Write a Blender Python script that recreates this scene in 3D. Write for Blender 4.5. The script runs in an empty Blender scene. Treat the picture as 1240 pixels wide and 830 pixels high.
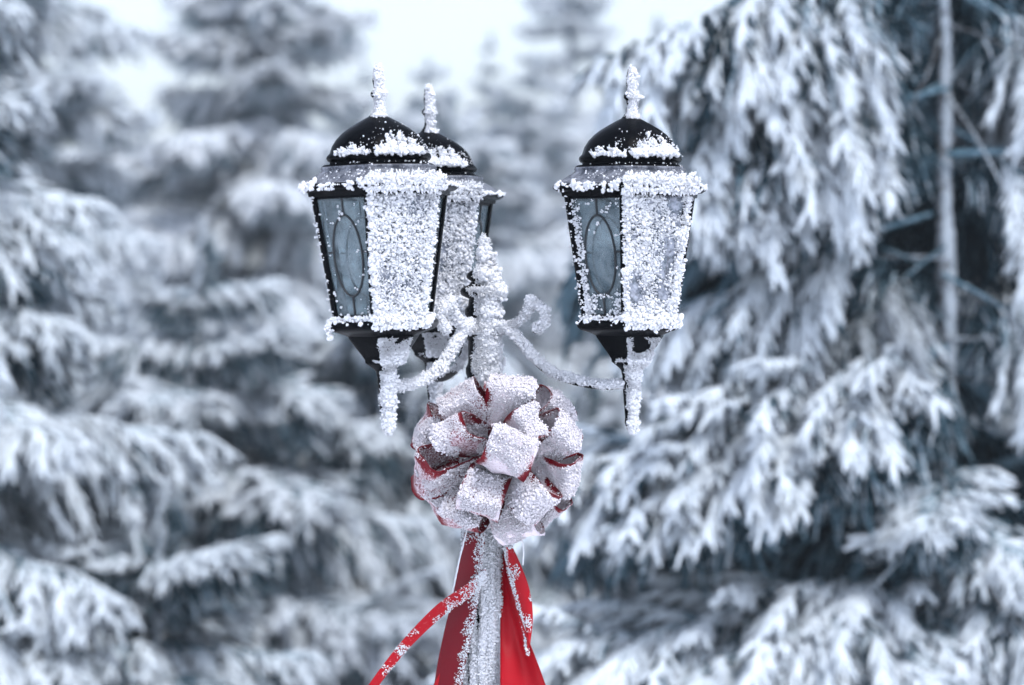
import bpy, math, random
import numpy as np
from mathutils import Vector, Matrix, Euler

rng = np.random.default_rng(7)
random.seed(7)
S = bpy.context.scene
COL = S.collection
R_ = math.radians

# ------------------------------------------------------------------ camera
FPX = 85.0 / 36.0 * 1240.0
CAM = np.array([0.052, -4.1, 1.85])
TILT = math.atan(75.0 / FPX)
FWD = np.array([0, math.cos(TILT), -math.sin(TILT)])
UPV = np.array([0, math.sin(TILT), math.cos(TILT)])
RGT = np.array([1.0, 0, 0])


def pt(px, py, y):
    """World point that lies at depth y and on the sight line of a place in the photograph."""
    d = RGT * ((px - 620) / FPX) + UPV * ((415 - py) / FPX) + FWD
    return CAM + d * ((y - CAM[1]) / d[1])


cam = bpy.data.cameras.new('camera')
cam.lens = 85
cam.sensor_width = 36
cam.clip_start = 0.05
cam.clip_end = 2000
cam.dof.use_dof = True
cam.dof.focus_distance = 3.98
cam.dof.aperture_fstop = 2.8
cam.dof.aperture_blades = 0
co = bpy.data.objects.new('camera', cam)
COL.objects.link(co)
co.location = CAM
co.rotation_euler = (math.pi / 2 - TILT, 0, 0)
S.camera = co

# ------------------------------------------------------------------ render settings, light
S.view_settings.view_transform = 'Standard'
S.view_settings.look = 'None'
S.view_settings.gamma = 1
S.view_settings.use_curve_mapping = False
S.view_settings.exposure = 0.84
S.render.engine = 'CYCLES'
S.cycles.use_denoising = True
S.cycles.max_bounces = 8
S.cycles.diffuse_bounces = 1
S.cycles.transparent_max_bounces = 12
S.cycles.transmission_bounces = 6
S.cycles.volume_bounces = 1
S.cycles.use_adaptive_sampling = True
S.cycles.adaptive_threshold = 0.02
S.cycles.sample_clamp_indirect = 6

SUN_EL, SUN_AZ = 60.0, 34.0     # azimuth: degrees to the right of straight behind the camera
w = bpy.data.worlds.new('World')
S.world = w
w.use_nodes = True
nt = w.node_tree
nt.nodes.clear()
sky = nt.nodes.new('ShaderNodeTexSky')
sky.sky_type = 'NISHITA'
sky.sun_disc = False
sky.sun_elevation = R_(SUN_EL)
sky.sun_rotation = R_(180 - SUN_AZ)
sky.air_density = 1.0
sky.dust_density = 2.6
sky.ozone_density = 1.0
hs = nt.nodes.new('ShaderNodeHueSaturation')
hs.inputs['Saturation'].default_value = 0.52
bg = nt.nodes.new('ShaderNodeBackground')
bg.inputs[1].default_value = 0.15
ow = nt.nodes.new('ShaderNodeOutputWorld')
nt.links.new(sky.outputs[0], hs.inputs['Color'])
tint = nt.nodes.new('ShaderNodeMix')
tint.data_type = 'RGBA'
tint.blend_type = 'MULTIPLY'
tint.inputs[0].default_value = 1
tint.inputs[7].default_value = (0.96, .985, 1.06, 1)     # an even veil of winter cloud
nt.links.new(hs.outputs[0], tint.inputs[6])
nt.links.new(tint.outputs[2], bg.inputs[0])
nt.links.new(bg.outputs[0], ow.inputs[0])

sl = bpy.data.lights.new('sun', 'SUN')
sl.energy = 1.1
sl.angle = R_(14)
sl.color = (1.0, 0.97, 0.93)
so = bpy.data.objects.new('sun', sl)
COL.objects.link(so)
sd = Vector((math.sin(R_(SUN_AZ)) * math.cos(R_(SUN_EL)), -math.cos(R_(SUN_AZ)) * math.cos(R_(SUN_EL)), math.sin(R_(SUN_EL))))
so.rotation_euler = sd.to_track_quat('Z', 'Y').to_euler()
so.location = (3, -6, 8)

# the wind that carried the rime: from the camera's right
WIND = np.array([0.46, -0.86, 0.12])
WIND /= np.linalg.norm(WIND)


# ------------------------------------------------------------------ materials
def new_mat(name):
    m = bpy.data.materials.new(name)
    m.use_nodes = True
    n = m.node_tree
    n.nodes.clear()
    out = n.nodes.new('ShaderNodeOutputMaterial')
    b = n.nodes.new('ShaderNodeBsdfPrincipled')
    n.links.new(b.outputs[0], out.inputs[0])
    return m, n, b, out


def noise(n, scale, detail=3.0, rough=0.55):
    tc = n.nodes.new('ShaderNodeTexCoord')
    t = n.nodes.new('ShaderNodeTexNoise')
    t.inputs['Scale'].default_value = scale
    t.inputs['Detail'].default_value = detail
    t.inputs['Roughness'].default_value = rough
    n.links.new(tc.outputs['Object'], t.inputs['Vector'])
    return t


def ramp(n, src, stops):
    r = n.nodes.new('ShaderNodeValToRGB')
    el = r.color_ramp.elements
    el[0].position, el[0].color = stops[0][0], (*stops[0][1], 1)
    el[1].position, el[1].color = stops[-1][0], (*stops[-1][1], 1)
    for p, c in stops[1:-1]:
        e = el.new(p)
        e.color = (*c, 1)
    n.links.new(src, r.inputs[0])
    return r


def bump(n, b, src, strength, dist):
    bp = n.nodes.new('ShaderNodeBump')
    bp.inputs['Strength'].default_value = strength
    bp.inputs['Distance'].default_value = dist
    n.links.new(src, bp.inputs['Height'])
    n.links.new(bp.outputs[0], b.inputs['Normal'])


def math_node(n, op, a, b, clamp=False):
    m = n.nodes.new('ShaderNodeMath')
    m.operation = op
    m.use_clamp = clamp
    for i, v in enumerate((a, b)):
        if isinstance(v, (int, float)):
            m.inputs[i].default_value = v
        else:
            n.links.new(v, m.inputs[i])
    return m.outputs[0]


def mix_col(n, fac, c1, c2):
    m = n.nodes.new('ShaderNodeMix')
    m.data_type = 'RGBA'
    if isinstance(fac, (int, float)):
        m.inputs[0].default_value = fac
    else:
        n.links.new(fac, m.inputs[0])
    for i, c in ((6, c1), (7, c2)):
        if isinstance(c, tuple):
            m.inputs[i].default_value = (*c, 1)
        else:
            n.links.new(c, m.inputs[i])
    return m.outputs[2]


FROST_C = (0.86, 0.885, 0.93)

m_frost, n, b, _ = new_mat('hoarfrost')
t = noise(n, 420, 3)
r = ramp(n, t.outputs[0], [(0.3, (0.71, 0.74, 0.80)), (0.7, (0.82, 0.84, 0.88))])
n.links.new(r.outputs[0], b.inputs['Base Color'])
b.inputs['Roughness'].default_value = 0.62
b.inputs['Specular IOR Level'].default_value = 0.35
bump(n, b, t.outputs[0], 0.5, 0.002)


m_thin, n, b, _ = new_mat('thin_rime_on_glass')
t = noise(n, 160, 4)
r = ramp(n, t.outputs[0], [(0.3, (0.26, 0.29, 0.36)), (0.7, (0.44, 0.47, 0.55))])
n.links.new(r.outputs[0], b.inputs['Base Color'])
b.inputs['Roughness'].default_value = 0.5
bump(n, b, t.outputs[0], 0.6, 0.002)
out = [q_ for q_ in n.nodes if q_.type == 'OUTPUT_MATERIAL'][0]
tb = n.nodes.new('ShaderNodeBsdfTransparent')
tb.inputs[0].default_value = (.9, .95, .97, 1)
t3 = noise(n, 75, 2)
mr = n.nodes.new('ShaderNodeMapRange')
mr.inputs['From Min'].default_value = 0.40
mr.inputs['From Max'].default_value = 0.60
mr.inputs['To Min'].default_value = 0.25
mr.inputs['To Max'].default_value = 0.95
n.links.new(t3.outputs[0], mr.inputs[0])
mx = n.nodes.new('ShaderNodeMixShader')
n.links.new(mr.outputs[0], mx.inputs[0])
n.links.new(tb.outputs[0], mx.inputs[1])
n.links.new(b.outputs[0], mx.inputs[2])
n.links.new(mx.outputs[0], out.inputs[0])


m_frost_bow = m_frost.copy()
m_frost_bow.name = 'rime_on_red_ribbon'
for nd__ in m_frost_bow.node_tree.nodes:
    if nd__.type == 'VALTORGB':
        nd__.color_ramp.elements[0].color = (.70, .665, .725, 1)
        nd__.color_ramp.elements[1].color = (.80, .78, .825, 1)


def frosted(name, base, rough, spec, scale, lo, hi, frost=FROST_C, speck=0.0, coat=0.0):
    """A dark surface dusted with rime: patches by noise, more where the attribute 'rime' is high."""
    m, n, b, _ = new_mat(name)
    t1 = noise(n, scale, 4, 0.65)
    t2 = noise(n, scale * 5.5, 2)
    s = math_node(n, 'ADD', t1.outputs[0], math_node(n, 'MULTIPLY', t2.outputs[0], 0.5))
    at = n.nodes.new('ShaderNodeAttribute')
    at.attribute_name = 'rime'
    s = math_node(n, 'ADD', s, at.outputs['Fac'])
    mr = n.nodes.new('ShaderNodeMapRange')
    mr.inputs['From Min'].default_value = lo
    mr.inputs['From Max'].default_value = hi
    n.links.new(s, mr.inputs['Value'])
    f = mr.outputs[0]
    n.links.new(mix_col(n, f, base, frost), b.inputs['Base Color'])
    rr = math_node(n, 'ADD', math_node(n, 'MULTIPLY', f, 0.6 - rough), rough)
    n.links.new(rr, b.inputs['Roughness'])
    b.inputs['Specular IOR Level'].default_value = spec
    b.inputs['Coat Weight'].default_value = coat
    b.inputs['Coat Roughness'].default_value = 0.25
    bump(n, b, s, 0.35, 0.0012)
    return m


m_metal = frosted('black_painted_iron', (0.0016, 0.002, 0.003), 0.25, 0.03, 140, 1.02, 1.16)
m_ice = frosted('iced_black_iron', (0.04, 0.047, 0.065), 0.38, 0.3, 60, 0.62, 1.3, (0.5, 0.53, 0.6))
m_red = frosted('red_satin_ribbon', (0.15, 0.0012, 0.008), 0.45, 0.2, 260, 0.80, 1.10, (0.78, 0.71, 0.77))
m_redfree = frosted('clean_red_satin_ribbon', (0.36, 0.0005, 0.008), 0.42, 0.2, 260, 1.02, 1.16, (0.85, 0.72, 0.78))
m_lead, n, b, _ = new_mat('dark_leading')
b.inputs['Base Color'].default_value = (0.012, 0.016, 0.02, 1)
b.inputs['Roughness'].default_value = 0.45

m_glass, n, b, out = new_mat('obscured_glass')
tr = n.nodes.new('ShaderNodeBsdfTransparent')
tr.inputs[0].default_value = (0.86, 0.91, 0.93, 1)
mx = n.nodes.new('ShaderNodeMixShader')
tn = noise(n, 26, 4)
tn.inputs['Distortion'].default_value = 1.6
mr = n.nodes.new('ShaderNodeMapRange')
mr.inputs['From Min'].default_value = 0.3
mr.inputs['From Max'].default_value = 0.75
mr.inputs['To Min'].default_value = 0.06
mr.inputs['To Max'].default_value = 0.62
n.links.new(tn.outputs[0], mr.inputs[0])
b.inputs['Base Color'].default_value = (0.22, 0.275, 0.305, 1)
b.inputs['Roughness'].default_value = 0.22
bump(n, b, tn.outputs[0], 0.35, 0.006)
n.links.new(mr.outputs[0], mx.inputs[0])
n.links.new(tr.outputs[0], mx.inputs[1])
n.links.new(b.outputs[0], mx.inputs[2])
n.links.new(mx.outputs[0], out.inputs[0])

m_bulb, n, b, _ = new_mat('white_bulb_glass')
b.inputs['Base Color'].default_value = (0.5, 0.55, 0.57, 1)
b.inputs['Roughness'].default_value = 0.25

# frosted spruce twigs; the attribute 'rime' says how thickly each twig is covered
m_twig, n, b, _ = new_mat('frosted_spruce_needles')
at = n.nodes.new('ShaderNodeAttribute')
at.attribute_name = 'rime'
t1 = noise(n, 38, 3, 0.6)
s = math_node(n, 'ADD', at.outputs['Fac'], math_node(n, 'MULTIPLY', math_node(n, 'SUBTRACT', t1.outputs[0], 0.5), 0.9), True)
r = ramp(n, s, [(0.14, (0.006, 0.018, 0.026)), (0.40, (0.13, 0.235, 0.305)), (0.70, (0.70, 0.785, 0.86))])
n.links.new(r.outputs[0], b.inputs['Base Color'])
b.inputs['Roughness'].default_value = 0.75
b.inputs['Specular IOR Level'].default_value = 0.05

m_twig_shaded = m_twig.copy()
m_twig_shaded.name = 'shade_darkened_spruce_needles'  # less frost, and darkened in colour so gaps between boughs read as shade
for nd__ in m_twig_shaded.node_tree.nodes:
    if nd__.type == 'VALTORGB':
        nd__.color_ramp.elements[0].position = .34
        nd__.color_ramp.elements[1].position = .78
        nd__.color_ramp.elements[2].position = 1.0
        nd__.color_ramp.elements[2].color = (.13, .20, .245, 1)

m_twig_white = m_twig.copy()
m_twig_white.name = 'haze_paled_spruce_needles'  # whitened frost colour puts the fading of haze into the far trees
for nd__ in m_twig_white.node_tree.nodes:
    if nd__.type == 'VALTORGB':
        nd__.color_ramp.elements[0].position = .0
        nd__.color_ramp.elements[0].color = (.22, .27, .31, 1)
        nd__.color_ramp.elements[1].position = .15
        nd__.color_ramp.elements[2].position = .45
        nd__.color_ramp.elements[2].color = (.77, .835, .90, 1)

m_twig_mid = m_twig.copy()
m_twig_mid.name = 'frosted_hazed_spruce_needles'  # more frost, paled part way to paint some haze into the mid-distance trees
for nd__ in m_twig_mid.node_tree.nodes:
    if nd__.type == 'VALTORGB':
        nd__.color_ramp.elements[0].position = .06
        nd__.color_ramp.elements[0].color = (.05, .085, .105, 1)
        nd__.color_ramp.elements[1].position = .27
        nd__.color_ramp.elements[2].position = .56
        nd__.color_ramp.elements[2].color = (.72, .80, .875, 1)

m_bark, n, b, _ = new_mat('frosted_spruce_bark')
at = n.nodes.new('ShaderNodeAttribute')
at.attribute_name = 'rime'
t1 = noise(n, 22, 4, 0.65)
s = math_node(n, 'ADD', at.outputs['Fac'], math_node(n, 'MULTIPLY', math_node(n, 'SUBTRACT', t1.outputs[0], 0.5), 2.4), True)
r = ramp(n, s, [(0.2, (0.03, 0.032, 0.036)), (0.75, (0.36, 0.42, 0.48))])
n.links.new(r.outputs[0], b.inputs['Base Color'])
b.inputs['Roughness'].default_value = 0.85
bump(n, b, t1.outputs[0], 0.6, 0.01)

m_snow, n, b, _ = new_mat('snow_cover')
t1 = noise(n, 0.8, 5)
r = ramp(n, t1.outputs[0], [(0.3, (0.76, 0.80, 0.87)), (0.7, (0.86, 0.88, 0.92))])
n.links.new(r.outputs[0], b.inputs['Base Color'])
b.inputs['Roughness'].default_value = 0.7
bump(n, b, t1.outputs[0], 0.6, 0.1)


# ------------------------------------------------------------------ mesh helpers
class MB:
    """Collects arrays of vertices and faces (triangles and quads) for ONE mesh object."""

    def __init__(self):
        self.v, self.f, self.mi, self.at, self.n = [], [], [], [], 0

    def add(self, V, F, mat=0, rime=0.0):
        V = np.asarray(V, float).reshape(-1, 3)
        F = np.asarray(F, int)
        self.v.append(V)
        self.f.append(F + self.n)
        self.mi.append(np.full(len(F), mat))
        self.at.append(np.broadcast_to(np.asarray(rime, float).ravel() if np.ndim(rime) else np.full(len(V), float(rime)), (len(V),)))
        self.n += len(V)
        return self

    def verts(self):
        return np.concatenate(self.v)

    def tris(self):
        out = []
        for F in self.f:
            if F.shape[1] == 3:
                out.append(F)
            else:
                out += [F[:, [0, 1, 2]], F[:, [0, 2, 3]]]
        return self.verts(), np.concatenate(out)

    def mesh(self, name, mats, smooth=True):
        me = bpy.data.meshes.new(name)
        V = self.verts()
        me.vertices.add(len(V))
        me.vertices.foreach_set('co', V.astype(np.float32).ravel())
        tot = np.concatenate([np.full(len(F), F.shape[1]) for F in self.f])
        loops = np.concatenate([F.ravel() for F in self.f])
        me.loops.add(len(loops))
        me.loops.foreach_set('vertex_index', loops.astype(np.int32))
        me.polygons.add(len(tot))
        me.polygons.foreach_set('loop_start', np.concatenate([[0], np.cumsum(tot)[:-1]]).astype(np.int32))
        me.polygons.foreach_set('loop_total', tot.astype(np.int32))
        for m in (mats if isinstance(mats, (list, tuple)) else [mats]):
            me.materials.append(m)
        me.polygons.foreach_set('material_index', np.concatenate(self.mi).astype(np.int32))
        me.polygons.foreach_set('use_smooth', np.full(len(tot), bool(smooth)))
        a = me.attributes.new('rime', 'FLOAT', 'POINT')
        a.data.foreach_set('value', np.concatenate(self.at).astype(np.float32))
        me.update()
        me.validate()
        return me


def link(name, me, parent=None):
    o = bpy.data.objects.new(name, me)
    COL.objects.link(o)
    if parent:
        o.parent = parent
    return o


def obj(name, mb, mats, parent=None, smooth=True):
    o = link(name, mb.mesh(name, mats, smooth), parent)
    return o


def thing(name, label, cat, loc=(0, 0, 0), group=None):
    o = bpy.data.objects.new(name, None)
    o.empty_display_size = 0.1
    COL.objects.link(o)
    o.location = loc
    o['label'] = label
    o['category'] = cat
    if group:
        o['group'] = group
    return o


def norm(a):
    a = np.asarray(a, float)
    return a / np.maximum(np.linalg.norm(a, axis=-1, keepdims=True), 1e-9)


def sweep(P, Rr, ns=6, jit=0.0, ref=(0, 0, 1), cap=False):
    """Tubes along many polylines at once. P (N,K,3), Rr (N,K)."""
    P = np.asarray(P, float)
    Rr = np.asarray(Rr, float)
    N, K, _ = P.shape
    T = norm(np.gradient(P, axis=1))
    rf = np.broadcast_to(np.asarray(ref, float), T.shape).copy()
    bad = np.abs(T[..., 2]) > 0.95 if ref == (0, 0, 1) else np.zeros(T.shape[:2], bool)
    rf[bad] = (1, 0, 0)
    B = norm(np.cross(T, rf))
    Nn = np.cross(B, T)
    a = np.arange(ns) / ns * 2 * math.pi
    rad = Rr[..., None] * (1 + jit * rng.uniform(-1, 1, (N, K, ns))) if jit else np.repeat(Rr[..., None], ns, -1)
    V = P[:, :, None, :] + rad[..., None] * (np.cos(a)[None, None, :, None] * B[:, :, None, :] + np.sin(a)[None, None, :, None] * Nn[:, :, None, :])
    idx = np.arange(N * K * ns).reshape(N, K, ns)
    nx = np.roll(idx, -1, 2)
    F = np.stack([idx[:, :-1], nx[:, :-1], nx[:, 1:], idx[:, 1:]], -1).reshape(-1, 4)
    return V.reshape(-1, 3), F


def spline(pts, n):
    """Catmull-Rom through the points, n samples."""
    p = np.asarray(pts, float)
    p = np.vstack([2 * p[0] - p[1], p, 2 * p[-1] - p[-2]])
    u = np.linspace(0, len(p) - 3 - 1e-6, n)
    i = u.astype(int)
    f = (u - i)[:, None]
    a, b_, c, d = p[i], p[i + 1], p[i + 2], p[i + 3]
    return 0.5 * (2 * b_ + (c - a) * f + (2 * a - 5 * b_ + 4 * c - d) * f ** 2 + (3 * b_ - a - 3 * c + d) * f ** 3)


def lathe(prof, ns=48, hexed=None, cap=True):
    """prof: list of (radius, z); hexed: list of roundness (1 = circle, 0 = hexagon with corners at 0, 60, ...)."""
    a = np.arange(ns) / ns * 2 * math.pi
    hx = math.cos(math.pi / 6) / np.cos((a % (math.pi / 3)) - math.pi / 6)
    V = []
    for i, (r, z) in enumerate(prof):
        k = 1.0 if hexed is None else hexed[i]
        rr = r * (k + (1 - k) * hx)
        V.append(np.stack([rr * np.cos(a), rr * np.sin(a), np.full(ns, z)], -1))
    V = np.concatenate(V)
    K = len(prof)
    idx = np.arange(K * ns).reshape(K, ns)
    nx = np.roll(idx, -1, 1)
    F = np.stack([idx[:-1], idx[1:], nx[1:], nx[:-1]], -1).reshape(-1, 4)
    mb = [(V, F)]
    return V, F


def orient_out(V, F, c):
    return F


def box_between(p0, p1, side, out, wd, th):
    """A bar from p0 to p1 with width along side and thickness along out."""
    p0, p1, side, out = map(lambda q: np.asarray(q, float), (p0, p1, side, out))
    V = []
    for p in (p0, p1):
        for sx, so_ in ((-1, -1), (1, -1), (1, 1), (-1, 1)):
            V.append(p + side * wd / 2 * sx + out * th / 2 * so_)
    F = [(0, 1, 2, 3), (7, 6, 5, 4), (0, 4, 5, 1), (1, 5, 6, 2), (2, 6, 7, 3), (3, 7, 4, 0)]
    return np.array(V), np.array(F)


# ------------------------------------------------------------------ hoarfrost
phi = (1 + 5 ** 0.5) / 2
ICO_V = norm(np.array([(-1, phi, 0), (1, phi, 0), (-1, -phi, 0), (1, -phi, 0), (0, -1, phi), (0, 1, phi), (0, -1, -phi), (0, 1, -phi), (phi, 0, -1), (phi, 0, 1), (-phi, 0, -1), (-phi, 0, 1)]))
ICO_F = np.array([(0, 11, 5), (0, 5, 1), (0, 1, 7), (0, 7, 10), (0, 10, 11), (1, 5, 9), (5, 11, 4), (11, 10, 2), (10, 7, 6), (7, 1, 8), (3, 9, 4), (3, 4, 2), (3, 2, 6), (3, 6, 8), (3, 8, 9), (4, 9, 5), (2, 4, 11), (6, 2, 10), (8, 6, 7), (9, 8, 1)])


class Frost:
    """Rime: many small rounded crystals, gathered into one mesh."""

    def __init__(self):
        self.p, self.d, self.r, self.l = [], [], [], []

    def grains(self, P, D, r, stretch=(1.0, 1.6), lobes=3, spread=0.9, wander=0.45):
        P = np.asarray(P, float).reshape(-1, 3)
        if not len(P):
            return
        D = np.broadcast_to(np.asarray(D, float), P.shape)
        N = len(P)
        r = np.broadcast_to(np.asarray(r, float), (N,)) * np.clip(np.exp(rng.normal(-.08, .42, N)), .4, 1.9)
        for k in range(lobes):
            d = norm(D + rng.normal(0, wander, (N, 3)))
            rr = r * (1.0 if k == 0 else 1) * rng.uniform(0.5, 1.0, N)
            off = rng.normal(0, 1, (N, 3)) * (r * spread)[:, None] * (0 if k == 0 else 0.7)
            off += d * (r * rng.uniform(-0.2, 0.9, N))[:, None]
            self.p.append(P + off)
            self.d.append(d)
            self.r.append(rr)
            self.l.append(rr * rng.uniform(*stretch, N))

    def crystals(self, P, D, r, length, wander=0.35):
        P = np.asarray(P, float).reshape(-1, 3)
        if not len(P):
            return
        N = len(P)
        d = norm(np.broadcast_to(np.asarray(D, float), P.shape) + rng.normal(0, wander, (N, 3)))
        ln = length * rng.uniform(0.5, 1.4, N)
        self.p.append(P + d * ln[:, None] * 0.7)
        self.d.append(d)
        self.r.append(r * rng.uniform(0.6, 1.3, N))
        self.l.append(ln)

    def count(self):
        return sum(len(a) for a in self.p)

    def mb(self):
        P, D = np.concatenate(self.p), np.concatenate(self.d)
        r, l = np.concatenate(self.r), np.concatenate(self.l)
        N = len(P)
        rf = np.tile(np.array([0.31, 0.22, 0.92]), (N, 1))
        rf[np.abs(D @ np.array([0.31, 0.22, 0.92])) > 0.9] = (1, 0, 0)
        A = norm(np.cross(D, rf))
        B = np.cross(D, A)
        ang = rng.uniform(0, 6.28, N)
        A, B = A * np.cos(ang)[:, None] + B * np.sin(ang)[:, None], B * np.cos(ang)[:, None] - A * np.sin(ang)[:, None]
        base = ICO_V[None] * (1 + rng.uniform(-0.14, 0.14, (N, 12, 1)))
        V = P[:, None] + base[..., :1] * (A * r[:, None])[:, None] + base[..., 1:2] * (B * r[:, None])[:, None] + base[..., 2:] * (D * l[:, None])[:, None]
        F = ICO_F[None] + (np.arange(N) * 12)[:, None, None]
        return MB().add(V.reshape(-1, 3), F.reshape(-1, 3))


def wob(P, f, seed):
    """A smooth pseudo-noise in about [-1, 1]."""
    g = np.random.default_rng(seed)
    k = g.normal(0, 1, (6, 3)) * f
    ph = g.uniform(0, 6.28, 6)
    return np.sin(np.asarray(P) @ k.T + ph).sum(-1) / 3.0


def sample(V, T, n):
    """n points on triangles with their normals."""
    a, b_, c = V[T[:, 0]], V[T[:, 1]], V[T[:, 2]]
    cr = np.cross(b_ - a, c - a)
    ar = np.linalg.norm(cr, axis=1)
    i = rng.choice(len(T), n, p=ar / ar.sum())
    u, v = rng.uniform(0, 1, (2, n))
    fl = u + v > 1
    u[fl], v[fl] = 1 - u[fl], 1 - v[fl]
    P = a[i] + (b_ - a)[i] * u[:, None] + (c - a)[i] * v[:, None]
    return P, norm(cr[i])


def coat(fr, V, F, wind, per_m2, r, thr=0.2, soft=0.25, nf=90, seed=1, top=0.0, stretch=(1.2, 2.5), lobes=3, keep=None, blend=0.5):
    """Rime on the windward side of a surface (normals must point outwards)."""
    mb = MB().add(V, F)
    V2, T = mb.tris()
    area = np.linalg.norm(np.cross(V2[T[:, 1]] - V2[T[:, 0]], V2[T[:, 2]] - V2[T[:, 0]]), axis=1).sum() / 2
    P, N = sample(V2, T, max(4, int(area * per_m2 * 1.5)))
    e = N @ wind + top * N[:, 2] + wob(P, nf, seed) * soft
    ok = e > thr
    if keep is not None:
        ok &= keep(P)
    k = np.clip((e[ok] - thr) * 2.2, 0.35, 1.15)
    fr.grains(P[ok], norm(N[ok] * (1 - blend) + wind * blend), r * k * .78, stretch, lobes)
    sel = rng.uniform(0, 1, ok.sum()) < .4
    fr.crystals((P[ok] + N[ok] * r * .5)[sel], norm(N[ok] * .7 + wind * .6)[sel], r * .26, r * 1.5, .5)


# ------------------------------------------------------------------ ground
def build_ground():
    xs = np.concatenate([np.linspace(-400, -14, 20), np.linspace(-12, 12, 61), np.linspace(14, 400, 20)])
    ys = np.concatenate([np.linspace(-300, -10, 16), np.linspace(-9, 40, 120), np.linspace(44, 600, 26)])
    X, Y = np.meshgrid(xs, ys)
    P = np.stack([X, Y, np.zeros_like(X)], -1).reshape(-1, 3)
    P[:, 2] = 0.05 * wob(P, 0.5, 3) + 0.02 * wob(P, 1.7, 4)
    P[:, 2] -= 0.07
    nx, ny = len(xs), len(ys)
    i = np.arange(nx * ny).reshape(ny, nx)
    F = np.stack([i[:-1, :-1], i[:-1, 1:], i[1:, 1:], i[1:, :-1]], -1).reshape(-1, 4)
    o = obj('ground', MB().add(P, F), m_snow)
    o['kind'] = 'structure'


build_ground()

# ------------------------------------------------------------------ lamp post
U = 1.335e-3          # metres for a photograph pixel at the front lantern
Q = 1.40e-3           # the same at the post
ZC = CAM[2]


def zq(py):
    return ZC + (340 - py) * Q


lamp = thing('lamp_post', 'black cast iron lamp post with three frosted hexagonal lanterns and curled arms', 'lamp post', (0, 0, 0))

LX = np.array([-0.1616, -0.19])
RX = np.array([0.2454, -0.14])
BX = np.array([-0.0957, 0.225])
ZE = ZC + (340 - 225) * U     # eaves height

# post
prof = [(1.5, 287), (4, 290), (5.5, 297), (4.5, 304), (8, 309), (8, 313), (4.5, 318), (5, 325), (14, 329), (18, 333), (18, 337), (12, 341), (15, 345), (24, 349), (26, 353), (24, 358), (15, 362), (16, 370), (20, 375), (20, 381), (16, 386),
        (18, 391), (23, 395), (23, 404), (18, 408), (16, 414), (16, 440), (19, 446), (19, 452), (17, 458)]
PV, PF = lathe([(r * Q, zq(y)) for r, y in prof], 40)
mb = MB().add(PV, PF)
obj('finial', mb, m_metal, lamp)
ang = np.arange(96) / 96 * 2 * math.pi
flz = [(18, zq(458)), (21, zq(500)), (23.5, zq(640)), (24, zq(900)), (26, 0.75)]
V = []
for r, z in flz:
    rr = r * Q * (1 + 0.05 * np.cos(ang * 12))
    V.append(np.stack([rr * np.cos(ang), rr * np.sin(ang), np.full(96, z)], -1))
SV = np.concatenate(V)
ii = np.arange(len(flz) * 96).reshape(-1, 96)
SF = np.stack([ii[:-1], ii[1:], np.roll(ii, -1, 1)[1:], np.roll(ii, -1, 1)[:-1]], -1).reshape(-1, 4)
obj('shaft', MB().add(SV, SF), m_metal, lamp)
obj('pedestal', MB().add(*lathe([(0.036, 0.755), (0.046, 0.75), (0.05, 0.73), (0.046, 0.71), (0.055, 0.69), (0.058, 0.45), (0.07, 0.40), (0.07, 0.36), (0.085, 0.33), (0.10, 0.2), (0.12, 0.17), (0.12, 0.1), (0.15, 0.07), (0.15, -0.1)], 32)), m_metal, lamp)

fr = Frost()
coat(fr, PV, PF, WIND, 700000, 0.0022, 0.45, 0.3, 60, 5, lobes=3)
hi = PV.copy()
mid = (PV[:, 2] > zq(452)) & (PV[:, 2] < zq(290))
coat(fr, PV, PF, norm(WIND + np.array([0.25, 0, 0.1])), 500000, 0.0036, 0.45, 0.25, 60, 6, lobes=3, blend=0.6)
coat(fr, SV, SF, WIND, 460000, 0.0019, 0.12, 0.4, 40, 8, keep=lambda p: (p[:, 2] > zq(960)) & (np.cos(12 * np.arctan2(p[:, 1], p[:, 0])) > -.85 + .35 * wob(p * [1, 1, .4], 40, 77)), lobes=3)
coat(fr, SV, SF, WIND, 90000, 0.0024, 0.5, 0.3, 40, 9, keep=lambda p: p[:, 2] > zq(960), lobes=3)
CYV, CYF = lathe([(15 * Q, zq(296)), (17 * Q, zq(330)), (21 * Q, zq(345)), (20 * Q, zq(400)), (19 * Q, zq(456))], 32)
coat(fr, CYV, CYF, norm(WIND + np.array([.3, 0, 0])), 620000, 0.0027, 0.62, 0.3, 70, 15, lobes=3, blend=.6, keep=lambda p: p[:, 2] < zq(312) + .02 * wob(p, 90, 3))
obj('frost', fr.mb(), m_frost, lamp)


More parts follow.
